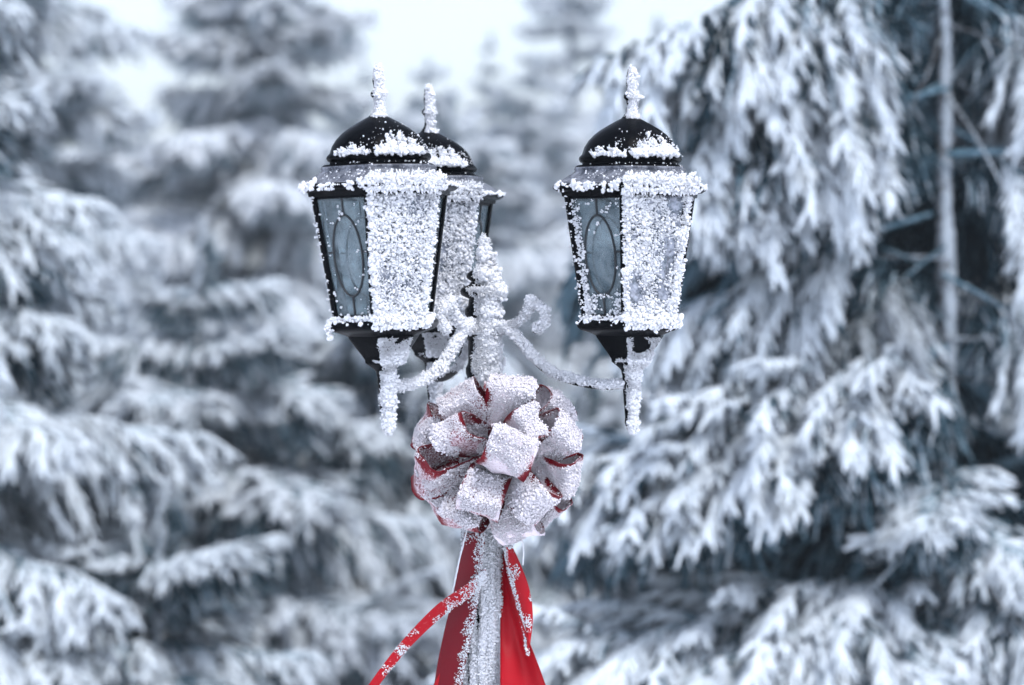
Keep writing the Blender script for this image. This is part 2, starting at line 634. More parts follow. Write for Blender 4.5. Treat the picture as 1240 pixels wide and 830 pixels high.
# arms: from the lantern's drop, dipping, up to the collar of the post
def build_arm(xy, seed):
    xy = np.asarray(xy)
    reach = np.linalg.norm(xy)
    u = xy / reach
    ud = np.array([u[0], u[1], 0.0])
    k = reach / 180.0

    def path(lst, n):
        return spline([ud * (a * k) + np.array([0, 0, zq(y)]) for a, y in lst], n)
    A = path([(18, 391), (32, 399), (46, 412), (62, 431), (84, 449), (112, 459), (145, 464), (178, 462)], 40)
    V, F = sweep(A[None], np.full((1, 40), 4.6 * Q), 10)
    arm = obj('arm', MB().add(V, F[:, ::-1]), m_metal, lamp)
    B = path([(17, 398), (32, 398), (46, 389), (57, 376), (68, 371), (76, 378), (77, 390), (70, 399), (64, 395)], 34)
    rr = np.linspace(4.6, 3.4, 34) * Q
    rr[-7:] *= np.array([1, 1.1, 1.3, 1.5, 1.55, 1.3, 0.6])
    V2, F2 = sweep(B[None], rr[None], 10)
    kn = path([(57, 376), (60, 368), (63, 362)], 6)
    V3, F3 = sweep(kn[None], np.array([[4, 4, 5, 6, 5, 1.5]]) * Q, 10)
    sc = MB().add(V2, F2[:, ::-1]).add(V3, F3[:, ::-1])
    obj('scroll', sc, m_metal, arm)
    f = Frost()
    for VV, FF in ((V, F[:, ::-1]), (V2, F2[:, ::-1]), (V3, F3[:, ::-1])):
        coat(f, VV, FF, WIND, 900000, 0.0019, 0.1, 0.25, 120, seed, top=0.35, lobes=3, blend=0.35)
        coat(f, VV, FF, WIND, 420000, 0.0025, 0.4, 0.3, 60, seed + 1, top=0.5, lobes=2, blend=0.4)
    for VV, FF in ((V2, F2[:, ::-1]), (V3, F3[:, ::-1])):
        coat(f, VV, FF, WIND, 260000, 0.0027, 0.35, 0.4, 90, seed + 3, top=0.5, lobes=3, blend=0.4)
    obj('frost', f.mb(), m_frost, arm)
    return arm


for i, xy in enumerate((LX, RX, BX)):
    build_arm(xy, 20 + i)

# ---- one lantern (origin on its axis, at the eaves)
Zl = lambda py: (225 - py) * U
roof_p = [(6, 141, 1), (12, 142, 1), (16, 144, 1), (27, 150, 1), (37, 156, 1), (45, 162, .95), (52, 169, .9), (57.5, 177, .85), (61, 186, .8), (65, 189, .7), (66.5, 192, .6), (65, 195, .6), (62.5, 196, .6),
          (63, 199, .45), (70, 200, .35), (74, 202.5, .3), (75, 205, .25), (73.5, 207, .2), (77, 210, .1), (84, 214, .05), (93, 219, 0), (100, 223, 0), (103, 226, 0), (103, 229, 0), (98, 232, 0), (92, 233.5, 0), (91, 238, 0), (84, 238.5, 0), (0.5, 238.6, 0)]
RV, RF = lathe([(r * U, Zl(y)) for r, y, _ in roof_p], 72, [h for _, _, h in roof_p])
RF = RF
rmat = MB()
# the flared skirt wears a film of ice, the dome above is bare black
nq = 72
iced = range(15, 21)
faces = RF.reshape(len(roof_p) - 1, nq, 4)
mi = np.zeros((len(roof_p) - 1, nq), int)
for q in iced:
    mi[q] = 1
rmat.add(RV, RF)
rmat.mi = [mi.ravel()]
fin_p = [(12, 142.5), (9, 139), (5.5, 134), (4.2, 127), (5, 120), (8, 116.5), (8, 113), (5, 110), (4.2, 106), (5.4, 99), (4.8, 90), (3.4, 82), (0.8, 79)]
FV, FF = lathe([(r * U, Zl(y)) for r, y in reversed(fin_p)], 20)
PT, PB, YT, YB = 86.0, 62.0, 236.0, 386.0     # pane corner radii and levels


def corner(k, y, extra=0.0):
    f = (y - YT) / (YB - YT)
    r = (PT + (PB - PT) * f + extra) * U
    a = k * math.pi / 3
    return np.array([r * math.cos(a), r * math.sin(a), Zl(y)])


cage = MB()
for k in range(6):
    a = k * math.pi / 3
    out = np.array([math.cos(a), math.sin(a), 0])
    side = np.array([-math.sin(a), math.cos(a), 0])
    p0, p1 = corner(k, YT - 1), corner(k, YB + 2)
    # an angle bar: ridge outwards and two flat flanges
    V = []
    for p in (p0, p1):
        for s_, o_ in ((-4.6, -3.6), (-5.2, -1.2), (-1.6, 1.8), (1.6, 1.8), (5.2, -1.2), (4.6, -3.6), (0, -1.5)):
            V.append(p + side * s_ * U + out * o_ * U)
    F = [(j, (j + 1) % 7, 7 + (j + 1) % 7, 7 + j) for j in range(7)]
    cage.add(V, F)
for y, e0, hgt in ((YT + 2, 0.0, 6), (YB - 2, 0.0, 6)):
    for k in range(6):
        a0, a1 = corner(k, y, -2), corner((k + 1) % 6, y, -2)
        am = (k + .5) * math.pi / 3
        tilt = math.atan2((PT - PB) * math.cos(math.pi / 6), YB - YT)
        o_ = np.array([math.cos(am) * math.cos(tilt), math.sin(am) * math.cos(tilt), -math.sin(tilt)])
        s_ = np.cross(o_, norm(a1 - a0))
        cage.add(*box_between(a0, a1, s_, o_, hgt * U, 4 * U))
tray_p = [(0.5, 385, 0), (60, 385, 0), (66, 386, 0), (71, 389, 0), (72, 393, 0), (70, 397, 0), (66, 400, 0), (56, 403, 0), (50, 405, 0.1), (46, 407, 0.1)]
TV, TF = lathe([(r * U, Zl(y)) for r, y, _ in tray_p], 72, [h for _, _, h in tray_p])
cup_p = [(46, 406.5, .1), (45, 409, .1), (37, 420, .1), (29, 430, .1), (25, 436, .1), (25, 439, .2), (21, 442, .4), (14, 447, .8), (11, 450, 1), (10, 456, 1)]
CV, CF = lathe([(r * U, Zl(y)) for r, y, _ in cup_p], 72, [h for _, _, h in cup_p])
drop_p = [(9.5, 450), (9.5, 458), (9, 470), (7.5, 490), (6, 508), (6.5, 513), (5, 519), (2.5, 525), (0.6, 527)]
DV, DF = lathe([(r * U, Zl(y)) for r, y in drop_p], 20)


def pane_mb(k):
    """A pane of obscured glass between two corner bars, with its dark leading (an oval and four short lines)."""
    mb = MB()
    c = [corner(k, YT + 3, -3), corner((k + 1) % 6, YT + 3, -3), corner((k + 1) % 6, YB - 3, -3), corner(k, YB - 3, -3)]
    am = (k + .5) * math.pi / 3
    o_ = norm(np.cross(c[1] - c[0], c[3] - c[0]))
    if o_[0] * math.cos(am) + o_[1] * math.sin(am) < 0:
        o_ = -o_
    th = 1.6 * U
    V = [p for p in c] + [p - o_ * th for p in c]
    F = [(3, 2, 1, 0), (4, 5, 6, 7), (0, 1, 5, 4), (1, 2, 6, 5), (2, 3, 7, 6), (3, 0, 4, 7)]
    mb.add(V, F, 0)
    tc, bc = (c[0] + c[1]) / 2, (c[2] + c[3]) / 2
    up = norm(tc - bc)
    rt = norm(c[1] - c[0])
    H = np.linalg.norm(tc - bc)
    ce = (tc + bc) / 2 + up * 0.01 * H + o_ * 0.6 * U
    aa = np.linspace(0, 2 * math.pi, 49)
    lines = []
    for rx, ry, w_ in ((0.245, 0.335, 1.5),):
        lines.append((np.stack([ce + rt * math.cos(a) * rx * H * 0.62 + up * math.sin(a) * ry * H for a in aa]), w_))
    lines.append((np.stack([ce + up * f * H for f in np.linspace(.335, .49, 6)]), 1.5))
    lines.append((np.stack([ce - up * f * H for f in np.linspace(.335, .5, 6)]), 1.5))
    for s_ in (-1, 1):
        lines.append((np.stack([ce + rt * s_ * f * H + up * .03 * H for f in np.linspace(.152, .205, 4)]), 1.3))
    for L, w_ in lines:
        V, F = sweep(L[None], np.full((1, len(L)), w_ * U), 6, ref=(0.01, 0.99, 0.02) if False else tuple(o_))
        mb.add(V, F, 1)
    return mb


pane_me = [pane_mb(k).mesh('glass_pane', [m_glass, m_lead], False) for k in range(6)]
bulb = MB().add(*lathe([(0.5 * U, Zl(290)), (5 * U, Zl(295)), (9 * U, Zl(308)), (11 * U, Zl(325)), (9 * U, Zl(342)), (7 * U, Zl(350))], 20))
bulb.add(*lathe([(8 * U, Zl(350)), (9 * U, Zl(352)), (9 * U, Zl(385))], 20), mat=1)
me_bulb = bulb.mesh('bulb', [m_bulb, m_metal])
me_roof = rmat.mesh('roof', [m_metal, m_ice])
me_fin = MB().add(FV, FF).mesh('finial', m_metal)
me_tray = MB().add(TV, TF).mesh('tray', m_metal)
me_cup = MB().add(CV, CF).mesh('cup', m_metal)
me_drop = MB().add(DV, DF).mesh('drop', m_metal)
me_cage = cage.mesh('lantern', m_metal, False)


def hexline(r, y, k, n, e0=0.0, e1=1.0):
    """n random places along side k of the hexagon of corner radius r px, at level y."""
    a0, a1 = k * math.pi / 3, (k + 1) * math.pi / 3
    f = rng.uniform(e0, e1, n)[:, None]
    p0 = np.array([math.cos(a0), math.sin(a0)]) * r * U
    p1 = np.array([math.cos(a1), math.sin(a1)]) * r * U
    xy = p0 * (1 - f) + p1 * f
    return np.concatenate([xy, np.full((n, 1), Zl(y))], 1)


def lantern_frost(rotz, seed, cover, leftfleck):
    """Rime on one lantern in its own axes: thick on the side that faced the wind (side 4), flecks elsewhere."""
    c, s = math.cos(-rotz), math.sin(-rotz)
    W = np.array([c * WIND[0] - s * WIND[1], s * WIND[0] + c * WIND[1], WIND[2]])
    f = Frost()
    FN = norm(np.array([0, -1, -0.13]))
    # the windward pane and its bars: a lumpy crust and popcorn grains
    nu, nv = 26, 48
    uu, vv = np.meshgrid(np.linspace(-0.03, 1.03, nu), np.linspace(0, 1, nv))
    a, b_ = corner(4, YT), corner(5, YT)
    d_, c_ = corner(4, YB), corner(5, YB)
    G = ((a[None] * (1 - uu.ravel()[:, None]) + b_[None] * uu.ravel()[:, None]) * (1 - vv.ravel()[:, None]) + (d_[None] * (1 - uu.ravel()[:, None]) + c_[None] * uu.ravel()[:, None]) * vv.ravel()[:, None])
    edge = np.abs(uu.ravel() - 0.5) * 2
    thick = wob(G, 55, seed) * 0.5 + wob(G, 130, seed + 1) * 0.3 + cover + 0.9 * np.clip(edge - 0.75, 0, 1) * 4 + 1.2 * np.clip(vv.ravel() - 0.82, 0, 1) * 6
    ok = (thick > -9) & (edge < 1.02)
    off = np.clip(thick, 0, 1.6)
    crust = MB()
    gi = np.arange(nu * nv).reshape(nv, nu)
    Fq = np.stack([gi[:-1, :-1], gi[1:, :-1], gi[1:, 1:], gi[:-1, 1:]], -1).reshape(-1, 4)
    Fq = Fq[ok[Fq].all(1)]
    GV = G + FN * (U * (0.6 + 1.0 * off + rng.uniform(-.4, .4, len(off))))[:, None]
    # popcorn
    n_ = 4300
    u, v = rng.uniform(-0.04, 1.04, n_), rng.uniform(0.0, 1.0, n_) ** 0.9
    P = ((a[None] * (1 - u[:, None]) + b_[None] * u[:, None]) * (1 - v[:, None]) + (d_[None] * (1 - u[:, None]) + c_[None] * u[:, None]) * v[:, None])
    e = np.abs(u - .5) * 2
    th = wob(P * [1, 1, .35], 75, seed) * 0.6 + wob(P, 130, seed + 1) * 0.3 + cover + 0.9 * np.clip(e - 0.75, 0, 1) * 4 + 1.2 * np.clip(v - 0.82, 0, 1) * 6
    k = th > rng.uniform(-0.25, 0.4, n_)
    f.grains(P[k] + FN * (U * (1.5 + 1.4 * np.clip(th[k], 0, 1.5)))[:, None], norm(FN + 0.3 * W), U * (1.0 + .5 * np.clip(th[k], 0, 1.3)), (0.9, 1.5), 3, 0.85)
    # fine needles standing on the crust, and feathers over the edges of the pane
    f.crystals(P[k][::2] + FN * U * 2.5, norm(FN + .4 * W), U * .5, U * 2.2, .6)
    q = k & (e > .82)
    f.crystals(P[q] + FN * U * 2, norm(FN + .2 * W + np.array([1, 0, 0]) * np.sign(u[q] - .5)[:, None] * .7), U * .6, U * 2.8, .4)
    # heap on the tray in front
    P = np.concatenate([hexline(64, 388, 4, 800, -.05, 1.05), hexline(58, 384, 4, 660, 0, 1), hexline(70, 392, 4, 640)])
    P[:, 2] += U * rng.uniform(-5, 7, len(P))
    P[:, 1] += U * rng.uniform(-3, 5, len(P))
    f.grains(P, norm(W + [0, 0, .4]), U * 1.65, (1, 2.2), 3)
    f.crystals(P[::3], norm(W + [0, 0, .5]), U * .6, U * 3.4, .55)
    P = hexline(67, 388, 3, 190, 0.0, 1.0)
    P[:, 2] += U * rng.uniform(-5, 4, len(P))
    f.grains(P, norm([-.3, -.6, .5]), U * 1.7, (1, 1.8), 3)
    P = hexline(69, 388, 5, 40, 0, .6)
    P[:, 2] += U * rng.uniform(-5, 4, len(P))
    f.grains(P, norm([.6, -.4, .5]), U * 2.3, (1, 1.6), 2)
    # eaves: a thick bank with teeth below on the windward side, small tufts on the next one
    P = hexline(100, 224, 4, 1400, 0.0, 1.0)
    P[:, 2] += U * rng.uniform(-9, 6, len(P))
    P[:, 1] += U * np.clip(-(P[:, 2] / U + 2) * .2, -2, 2)
    f.grains(P, norm(W + [0, 0, .25]), U * 1.4, (1, 2.4), 3)
    f.crystals(P[::2], norm(W + [0, 0, .2]), U * .55, U * 3.2, .55)
    P = hexline(97, 232, 4, 70, 0.02, .98)
    f.crystals(P, [0, -.35, -1], U * 1.6, U * 4.0)
    P = hexline(98, 217, 4, 130, 0.03, .97)
    P[:, 2] += U * rng.uniform(-3, 3, len(P))
    f.crystals(P, [0, -.6, 1], U * 1.3, U * 3.4)
    for kk in range(15):
        q = rng.uniform(0.02, 0.98)
        P = hexline(101.5, 227, 3, 9, q - .022, q + .022)
        P[:, 2] += U * rng.uniform(-4, 3.5, len(P))
        f.grains(P, norm([-.3, -.7, .3]), U * 2.0, (1, 2.0), 2)
    f.grains(hexline(102, 226, 3, 60), norm([-.4, -.7, .3]), U * 1.2, (1, 1.8), 2)
    f.grains(hexline(102, 226, 5, 50), norm([.5, -.4, .3]), U * 1.6, (1, 1.8), 2)
    # tufts round the foot of the dome
    for a0, a1, cnt, hgt, sz in ((247, 306, 380, 24, 1.35), (247, 300, 340, 11, 1.6), (196, 240, 60, 13, 1.3), (203, 238, 50, 5, 1.4)):
        an = np.radians(rng.uniform(a0, a1, cnt))
        hump = np.clip(np.sin((np.degrees(an) - a0) / (a1 - a0) * math.pi) * 1.4, .3, 1) * (0.7 + .5 * np.sin(an * 37 + seed) * np.sin(an * 13))
        yy = 189 - np.abs(rng.uniform(0, 1, cnt)) * hgt * hump
        rr = np.interp(yy, [150, 156, 162, 169, 177, 186, 190], [27, 37, 45, 52, 57.5, 62, 65]) + 1
        P = np.stack([rr * U * np.cos(an), rr * U * np.sin(an), Zl(yy)], -1)
        D = norm(np.stack([np.cos(an), np.sin(an), np.full(cnt, .75)], -1))
        f.grains(P, D, U * sz, (1.1, 2.3), 3, .7)
        f.crystals(P, D, U * .55, U * 2.8, .5)
    an = np.radians(rng.uniform(225, 330, 170))
    yy = 189 - np.abs(rng.normal(0, 14, 170))
    rr = np.interp(yy, [141, 150, 156, 162, 169, 177, 186, 190], [13, 27, 37, 45, 52, 57.5, 62, 65]) + .4
    f.grains(np.stack([rr * U * np.cos(an), rr * U * np.sin(an), Zl(yy)], -1), [0, -.5, .8], U * .75, (1, 1.8), 1)
    # dusting on the step and the iced skirt
    an = np.radians(rng.uniform(190, 315, 190))
    yy = rng.uniform(198, 219, 190)
    rr = np.interp(yy, [196, 199, 202.5, 207, 210, 214, 219], [66, 68, 75, 75, 78, 85, 94]) * (math.cos(math.pi / 6) / np.cos((an % (math.pi / 3)) - math.pi / 6) * .9 + .08)
    f.grains(np.stack([rr * U * np.cos(an), rr * U * np.sin(an), Zl(yy)], -1), [0, -.5, .8], U * 1.0, (1, 1.6), 1)
    # cup, drop and finial
    coat(f, CV, CF, W, 600000, U * 1.6, .57, .3, 70, seed + 3, keep=lambda p: p[:, 2] < Zl(409))
    coat(f, CV, CF, W, 300000, U * 1.3, .45, .4, 50, seed + 4, keep=lambda p: (p[:, 2] < Zl(428)) & (p[:, 2] > Zl(441)))
    coat(f, DV, DF, W, 1500000, U * 1.35, .42, .28, 90, seed + 5, lobes=3)
    coat(f, DV, DF, norm(W + [.25, 0, 0]), 800000, U * 2.0, .42, .28, 90, seed + 6, lobes=2)
    coat(f, FV, FF, W, 1500000, U * 1.2, .45, .25, 90, seed + 7, lobes=3)
    coat(f, FV, FF, norm(W + [.3, 0, 0]), 800000, U * 1.8, .42, .2, 90, seed + 8, lobes=2, keep=lambda p: p[:, 2] > Zl(136))
    # thin rime along the corner bars and over the other panes
    for kk, cnt, sz in ((3, 60, 1.1), (4, 120, 1.5), (5, 100, 1.3)):
        v = rng.uniform(0, 1, cnt)[:, None]
        P = corner(kk, YT, 2) * (1 - v) + corner(kk, YB, 2) * v
        o_ = norm([math.cos(kk * math.pi / 3), math.sin(kk * math.pi / 3), 0])
        sgn = 1 if kk == 4 else -1 if kk == 5 else rng.choice([-1, 1], (cnt, 1))
        P = P + np.array([-o_[1], o_[0], 0]) * U * sgn * rng.uniform(1.5, 5, (cnt, 1))
        f.grains(P, o_, U * sz, (1, 1.6), 2)
    n_ = int(1700 * leftfleck) + 60
    u, v = rng.uniform(0.08, .95, n_), rng.uniform(0.03, .98, n_)
    u = np.where(rng.uniform(0, 1, n_) < .55 * min(1, leftfleck), np.clip(np.abs(rng.normal(.06, .09, n_)), .03, .3), u)
    v = np.where(rng.uniform(0, 1, n_) < .4, 1 - np.abs(rng.normal(0, .13, n_)), v)
    a, b_, c_, d_ = corner(3, YT, -1), corner(4, YT, -1), corner(4, YB, -1), corner(3, YB, -1)
    P = (a[None] * (1 - u[:, None]) + b_[None] * u[:, None]) * (1 - v[:, None]) + (d_[None] * (1 - u[:, None]) + c_[None] * u[:, None]) * v[:, None]
    k = .7 * wob(P, 60, seed + 9) + leftfleck * (-.75 + 1.9 * (u < .2) + 1.2 * (v > .8) + .9 * (u > .82)) - .2 > rng.uniform(-.6, .6, n_)
    f.grains(P[k], norm([-.86, -.5, 0]), U * 1.25, (.8, 1.4), 2)
    if leftfleck < .5:
        # an icicle of rime hanging from the tray's left corner
        a = corner(3, YB, 8)
        P = a + np.array([0, 0, -1]) * (rng.uniform(0, 22, 60) * U)[:, None] + rng.normal(0, 1.2 * U, (60, 3))
        f.grains(P, [-.2, -.5, -.5], U * 2.2, (1, 1.6), 2)
    mb = f.mb()
    if len(Fq):
        mb.add(GV, Fq, 1)
    return mb


for i, (xy, rot, cover, fleck, lean) in enumerate(((LX, 23.5, 0.50, 0.08, -1.5), (RX, 22.0, 0.30, 0.9, 0.0), (BX, 15.0, 0.6, 0.1, -1.0))):
    la = link('lantern', me_cage, lamp)
    la.location = (xy[0], xy[1], ZE)
    la.rotation_euler = Euler((0, R_(lean), 0)).to_matrix().to_4x4().to_euler()
    la.rotation_euler = (Matrix.Rotation(R_(lean), 3, 'Y') @ Matrix.Rotation(R_(rot), 3, 'Z')).to_euler()
    la['label'] = ('hexagonal lantern with a thickly frosted pane, nearest the camera', 'hexagonal lantern with thinly frosted panes, apart from the other two', 'hexagonal lantern half hidden behind another')[i]
    for nm, me in (('roof', me_roof), ('finial', me_fin), ('tray', me_tray), ('cup', me_cup), ('drop', me_drop), ('bulb', me_bulb)):
        link(nm, me, la)
    for me in pane_me:
        link('glass_pane', me, la)
    obj('frost', lantern_frost(R_(rot), 40 + 10 * i, cover, fleck), [m_frost, m_thin], la)

# ------------------------------------------------------------------ ribbon bow
BC = pt(604, 552, -0.075)
bow = thing('ribbon_bow', 'big red ribbon bow crusted with white frost, tied round the lamp post', 'bow', tuple(BC))
B = 1.36e-3


def strip_mesh(Pc, Wd, half, th=0.0009, nw=15, rime=None, crumple=0.0, crseed=0):
    """A ribbon of real thickness: centre line Pc (K,3), unit width directions Wd (K,3), half widths (K,)."""
    K = len(Pc)
    T = norm(np.gradient(Pc, axis=0))
    N = norm(np.cross(T, Wd))
    s = np.linspace(-1, 1, nw)
    top = Pc[:, None] + Wd[:, None] * (half[:, None] * s[None])[..., None]
    if crumple:
        top = top + N[:, None] * (crumple * wob(top.reshape(-1, 3), 62, crseed) * .7 + crumple * .5 * wob(top.reshape(-1, 3), 140, crseed + 1)).reshape(K, nw)[..., None]
    V = np.concatenate([(top + N[:, None] * th).reshape(-1, 3), (top - N[:, None] * th).reshape(-1, 3)])
    i = np.arange(K * nw).reshape(K, nw)
    f = np.stack([i[:-1, :-1], i[:-1, 1:], i[1:, 1:], i[1:, :-1]], -1).reshape(-1, 4)
    o = K * nw
    sides = []
    for j, rev in ((0, 0), (nw - 1, 1)):
        q = np.stack([i[:-1, j], i[1:, j], i[1:, j] + o, i[:-1, j] + o], -1)
        sides.append(q[:, ::-1] if rev else q)
    for j, rev in ((0, 1), (K - 1, 0)):
        q = np.stack([i[j, :-1], i[j, 1:], i[j, 1:] + o, i[j, :-1] + o], -1)
        sides.append(q[:, ::-1] if rev else q)
    F = np.concatenate([f[:, ::-1], f + o] + sides)
    if rime is None:
        rv = np.zeros(2 * o)
    else:
        rv = np.concatenate([rime.ravel(), rime.ravel()])
    return V, F, top, N, rv


def v3(r, u, f):
    return np.array([r, -f, u], float)


def make_loop(tip, wax, ln, opening, width, seed, roll=0.0):
    """One loop of the bow: out from the knot, round a broad end and back."""
    d = norm(v3(*tip))
    w_ = v3(*wax)
    w_ = norm(w_ - d * (w_ @ d))
    nrm = np.cross(w_, d)
    L = ln * B
    h = opening * B
    sh = [(0.04, .03), (.25, .26), (.55, .44), (.84, .50), (.975, .40), (1.0, .0), (.975, -.40), (.84, -.50), (.55, -.44), (.25, -.26), (.04, -.03)]
    C = spline([d * a * L + nrm * q * h for a, q in sh], 46)
    g = np.random.default_rng(seed)
    C = C + (wob(C, 32, seed)[:, None] * 0.006) * nrm + d * (wob(C, 35, seed + 1)[:, None] * 0.002)
    tt = np.linspace(0, 1, 46)
    out = np.clip((C @ d) / L, 0, 1)
    half = width * B / 2 * (0.45 + 0.55 * np.clip(out * 2.2, 0, 1))
    tw = (tt - .5) * g.uniform(-.35, .35) + roll
    Wd = norm(w_[None] * np.cos(tw)[:, None] + nrm[None] * np.sin(tw)[:, None] * .5 + d[None] * (wob(C, 24, seed + 2) * .16)[:, None])
    sv = np.linspace(-1, 1, 15)
    edge = np.clip((np.abs(sv) - .62) / .38, 0, 1)
    rime = 0.28 + .10 * np.sign(tip[0]) * (tip[2] > 0) - edge[None] * (0.42 + .5 * wob(C, 50, seed + 5)[:, None])
    V, F, top, N, rv = strip_mesh(C, Wd, half, rime=rime, crumple=.0045, crseed=seed)
    lp = obj('loop', MB().add(V, F, 0, rv), m_red, bow)
    # rime on the outside, thinner near the edges
    fr = Frost()
    outw = C - d * (L * .5)
    sgn = np.sign((N * (C - d * (C @ d)[:, None] * 0.9)).sum(1))
    nrow = 7500
    ki = g.integers(0, 45, nrow)
    fk = g.uniform(0, 1, nrow)
    su = g.uniform(-1, 1, nrow)
    xs_ = (su + 1) / 2 * 14
    xi = np.minimum(xs_.astype(int), 13)
    fx = (xs_ - xi)[:, None]
    fk_ = fk[:, None]
    Pp = (top[ki, xi] * (1 - fx) + top[ki, xi + 1] * fx) * (1 - fk_) + (top[ki + 1, xi] * (1 - fx) + top[ki + 1, xi + 1] * fx) * fk_
    # outward normals: away from the inside of the loop
    inside = d * (L * .62)
    No = N[ki].copy()
    fl = ((Pp - inside) * No).sum(1) < 0
    No[fl] *= -1
    e = No @ norm(WIND + np.array([0, 0, .25])) + wob(Pp, 70, seed + 7) * .28 - (.65 + .9 * wob(Pp, 45, seed + 8)) * np.clip((np.abs(su) - .72) / .28, 0, 1) + .02
    k = e > 0.05
    sz = 0.00092 * np.clip(.5 + e[k], .55, 1.4) * (1 + .7 * np.clip(wob(Pp[k], 40, seed + 9), 0, 1))
    fr.grains(Pp[k] + No[k] * .0012, norm(No[k] + .3 * WIND), sz, (.9, 1.6), 3, 1.0)
    # and a sprinkle inside
    q = g.uniform(0, 1, nrow) < .10
    fr.grains(Pp[q] - No[q] * .0012, -No[q], .0009, (.8, 1.3), 2)
    if fr.count():
        obj('frost', fr.mb(), m_frost_bow, lp)
    return lp


LOOPS = [
    # tip (right, up, forward), width axis, length, opening, width
    ((-48, 74, 44), (0.80, 0.58, .2), 106, 34, 54),
    ((16, 88, 44), (1, -.03, .15), 106, 40, 56),
    ((14, 14, 100), (.9, -.32, 0), 112, 46, 60),
    ((84, 36, 50), (-.35, .7, .6), 108, 34, 50),
    ((88, -22, 40), (.15, .9, .5), 104, 34, 48),
    ((52, -58, 70), (.8, .45, .5), 108, 36, 52),
    ((-24, -56, 82), (.9, -.40, .25), 106, 38, 54),
    ((-92, -20, 46), (.45, .75, .6), 110, 46, 56),
    ((-58, 36, 72), (.55, .6, .75), 104, 34, 46),
    ((-48, -84, 36), (.9, -.25, .4), 102, 32, 52),
    ((26, -96, 34), (1, .2, .3), 105, 36, 54),
    ((72, 66, 14), (-.6, .6, .6), 104, 38, 50),
    ((44, 50, 84), (.5, -.5, .5), 100, 30, 44),
    ((-88, 34, 8), (.3, .9, .3), 104, 40, 50),
    ((66, -72, 4), (.6, .6, .5), 102, 40, 52),
    ((-78, -60, 6), (.6, -.7, .4), 102, 40, 52),
    ((8, 84, -40), (1, 0, 0), 92, 44, 52),
    ((70, 10, -66), (0, 1, 0), 98, 44, 52),
    ((-70, 0, -66), (0, 1, 0), 98, 44, 52),
    ((4, -86, -40), (1, 0, 0), 92, 44, 52),
]
for i, (tip, wax, ln, op, wd) in enumerate(LOOPS):
    make_loop(tip, wax, ln, op, wd, 300 + i * 11)


def ribbon_tail(name, left, right, mat, seed, rime_fn=None, frost_side=None, n=60, curl=0.004, label=None, dens=1.0, folds=0.0):
    """A hanging tail given by its two edges (places in the photograph with a depth)."""
    Lp = spline([pt(*p) - BC for p in left], n)
    Rp = spline([pt(*p) - BC for p in right], n)
    nw = 25
    s = np.linspace(0, 1, nw)
    top = Lp[:, None] * (1 - s)[None, :, None] + Rp[:, None] * s[None, :, None]
    top[..., 1] += curl * np.sin(s * math.pi)[None] * -1 + 0.0025 * wob(top.reshape(-1, 3), 30, seed).reshape(n, nw)
    if folds:
        ff, gg = np.meshgrid(np.linspace(0, 1, n), s, indexing='ij')
        top[..., 1] += folds * np.clip(ff * 2, 0, 1) * np.sin(gg * 8.5 + 2.2 * ff + .8) * np.sin(gg * math.pi)
    T = norm(np.gradient(top, axis=0))
    Wv = norm(np.gradient(top, axis=1))
    N = norm(np.cross(Wv, T))
    N[N[..., 1] > 0] *= -1
    i = np.arange(n * nw).reshape(n, nw)
    f = np.stack([i[:-1, :-1], i[1:, :-1], i[1:, 1:], i[:-1, 1:]], -1).reshape(-1, 4)
    o = n * nw
    th = .0006
    V = np.concatenate([(top + N * th).reshape(-1, 3), (top - N * th).reshape(-1, 3)])
    sides = [np.stack([i[:-1, 0], i[1:, 0], i[1:, 0] + o, i[:-1, 0] + o], -1), np.stack([i[:-1, -1], i[1:, -1], i[1:, -1] + o, i[:-1, -1] + o], -1)[:, ::-1],
             np.stack([i[0, :-1], i[0, 1:], i[0, 1:] + o, i[0, :-1] + o], -1), np.stack([i[-1, :-1], i[-1, 1:], i[-1, 1:] + o, i[-1, :-1] + o], -1)[:, ::-1]]
    F = np.concatenate([f, f[:, ::-1] + o] + sides)
    tt, ss = np.meshgrid(np.linspace(0, 1, n), s, indexing='ij')
    rv = rime_fn(tt, ss) if rime_fn else np.zeros((n, nw))
    o_ = obj(name, MB().add(V, F, 0, np.concatenate([rv.ravel()] * 2)), mat, bow)
    if label:
        o_['label'] = label
    if frost_side:
        g = np.random.default_rng(seed)
        m = int(5200 * dens)
        a, b2 = g.uniform(0, n - 1.01, m), g.uniform(0, nw - 1.01, m)
        ai, bi = a.astype(int), b2.astype(int)
        P = top[ai, bi] + (top[ai + 1, bi] - top[ai, bi]) * (a - ai)[:, None] + (top[ai, bi + 1] - top[ai, bi]) * (b2 - bi)[:, None]
        e = frost_side(a / (n - 1), b2 / (nw - 1)) + .3 * wob(P, 110, seed + 1)
        k = e > g.uniform(0, 1, m)
        fr = Frost()
        fr.grains(P[k] + N[ai[k], bi[k]] * .001, norm(N[ai[k], bi[k]] + .3 * WIND), .0009, (.8, 1.5), 2, 1.1)
        if fr.count():
            obj('frost', fr.mb(), m_frost, o_)
    return o_


